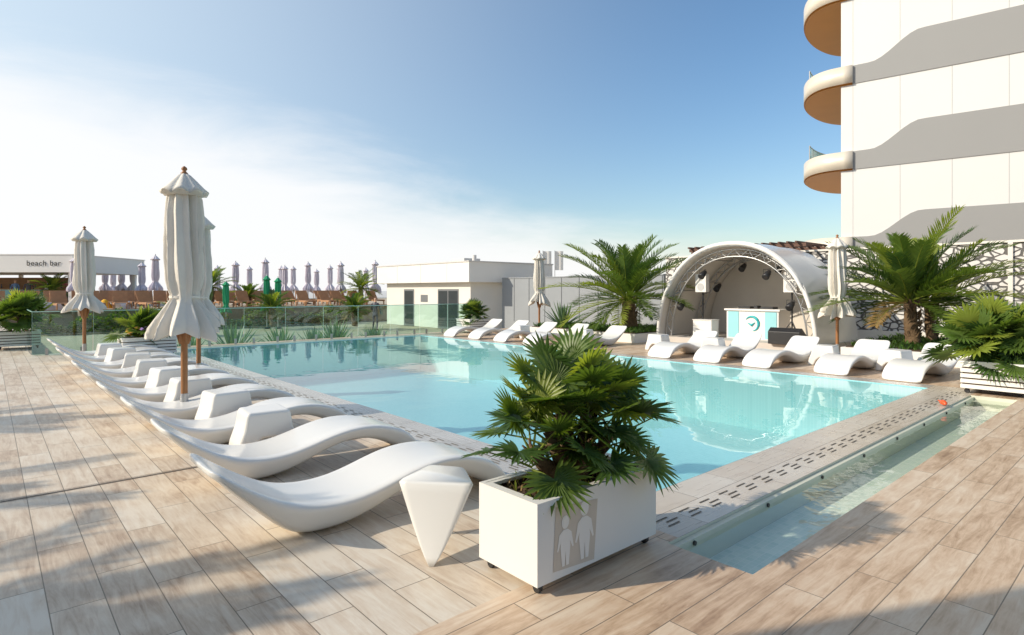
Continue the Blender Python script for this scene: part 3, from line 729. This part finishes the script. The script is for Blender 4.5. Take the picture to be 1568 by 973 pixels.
bean("bean_bag",(.85,.45,.03),-22.6,33,.0,1.2); bean("bean_bag",(.8,.45,.04),-23.6,33.6,.0,1.2); bean("bean_bag",(.08,.3,.5),-14.6,26,-.5,1.0); bean("bean_bag",(.35,.12,.4),-15.2,25,-.5,1.0); bean("bean_bag",(.8,.3,.04),-17.0,27,-.5,1.0)
for X,Z in [(2.6,50),(3.6,50)]:
    u,v=c2w(X,Z); b=MB(); b.tube([(0,0,0),(0,0,4.9)],.03,8,0)
    vs=[];fs=[]
    for i in range(7):
        for j in (0,1): vs.append((.02+i*.12,.06*math.sin(i*1.1),4.85-1.6*j))
    for i in range(6): fs.append((i*2,i*2+1,i*2+3,i*2+2))
    b.add(vs,fs,1,True); b.obj("banner_flag",[M_metal,M_wpaint],(u,v,0),R(-30))
# ------------------------------------------------------------------ people (far)
def person(loc,rz,shirt,pants,seed):
    J={'pelvis':(0,0,.93,.125),'belly':(0,-.01,1.08,.115),'chest':(0,0,1.30,.135),'neck':(0,0,1.46,.055),'head0':(0,.01,1.56,.075),'head1':(0,.0,1.68,.085),
       'shl':(.17,0,1.40,.055),'ell':(.25,.03,1.14,.04),'wrl':(.22,.14,.93,.028),'hal':(.21,.18,.86,.03),
       'shr':(-.17,0,1.40,.055),'elr':(-.25,.03,1.14,.04),'wrr':(-.20,.16,.98,.028),'har':(-.18,.22,.93,.03),
       'hl':(.09,0,.86,.085),'kl':(.10,.03,.48,.058),'al':(.10,0,.08,.04),'fl':(.11,.14,.035,.035),
       'hr':(-.09,0,.86,.085),'kr':(-.11,.02,.48,.058),'ar':(-.12,-.02,.08,.04),'fr':(-.13,.12,.035,.035)}
    E=[('pelvis','belly'),('belly','chest'),('chest','neck'),('neck','head0'),('head0','head1'),('chest','shl'),('shl','ell'),('ell','wrl'),('wrl','hal'),('chest','shr'),('shr','elr'),('elr','wrr'),('wrr','har'),('pelvis','hl'),('hl','kl'),('kl','al'),('al','fl'),('pelvis','hr'),('hr','kr'),('kr','ar'),('ar','fr')]
    ks=list(J); me=bpy.data.meshes.new("body"); me.from_pydata([J[k][:3] for k in ks],[(ks.index(a),ks.index(b_)) for a,b_ in E],[])
    o=bpy.data.objects.new("person",me); sc.collection.objects.link(o)
    sk=o.modifiers.new("skin",'SKIN'); o.modifiers.new("sub",'SUBSURF').levels=1
    for i,k in enumerate(ks):
        r=J[k][3]; me.skin_vertices[0].data[i].radius=(r,r*.85); me.skin_vertices[0].data[i].use_root=(k=='pelvis')
    m,nt,N,L,p=newmat("person_clothes")
    tc=N.new('ShaderNodeTexCoord'); s=N.new('ShaderNodeSeparateXYZ'); L.new(tc.outputs['Object'],s.inputs[0])
    cr=N.new('ShaderNodeValToRGB'); cr.color_ramp.interpolation='CONSTANT'; mr=N.new('ShaderNodeMath'); mr.operation='DIVIDE'; mr.inputs[1].default_value=1.8
    L.new(s.outputs['Z'],mr.inputs[0]); L.new(mr.outputs[0],cr.inputs['Fac']); L.new(cr.outputs[0],p.inputs['Base Color'])
    e=cr.color_ramp.elements; e[0].color=(.04,.03,.02,1); e[1].position=.05; e[1].color=pants+(1,)
    for q,c in ((.52,shirt),(.81,(.50,.30,.20)),(.935,(.05,.03,.02))):
        x=e.new(q); x.color=c+(1,)
    me.materials.append(m); o.location=loc; o.rotation_euler=(0,0,rz)
for i,(X,Z,z) in enumerate([(-30.9,38,.55),(-30.0,38.4,.55),(-32,38.3,.55),(-29.2,39,.55),(-6.9,30,-.5)]):
    u,v=c2w(X,Z); person((u,v,z),i*1.3,[(.08,.08,.1),(.6,.6,.6),(.1,.2,.4),(.4,.1,.1),(.04,.04,.06)][i],(.05,.05,.08),i)
# ------------------------------------------------------------------ unseen cabin, added left of the frame to cast the foreground shade
b=MB(); b.box(-7,-3,-8,4.1,0,5.2,0); b.box(-7.3,-2.8,-8.3,4.25,5.2,5.5,1); b.box(-2.999,-2.98,-1,0,0,2.1,2); b.box(-2.999,-2.98,1,3,.9,2.2,2)
b.obj("added_shade_cabin",[M_cream,M_wpaint,M_win])
b=MB(); b.tube([(-.07,0,.03),(-.05,0,.045),(0,0,.05),(.05,0,.045),(.07,0,.03)],[.01,.03,.035,.03,.01],12,0); b.tube([(.05,0,.05),(.1,.02,.06)],.008,6,0)
b.obj("orange_float",[simple("orange_plastic",(.75,.10,.02),.4)],(9.6,2.14,0),.6)
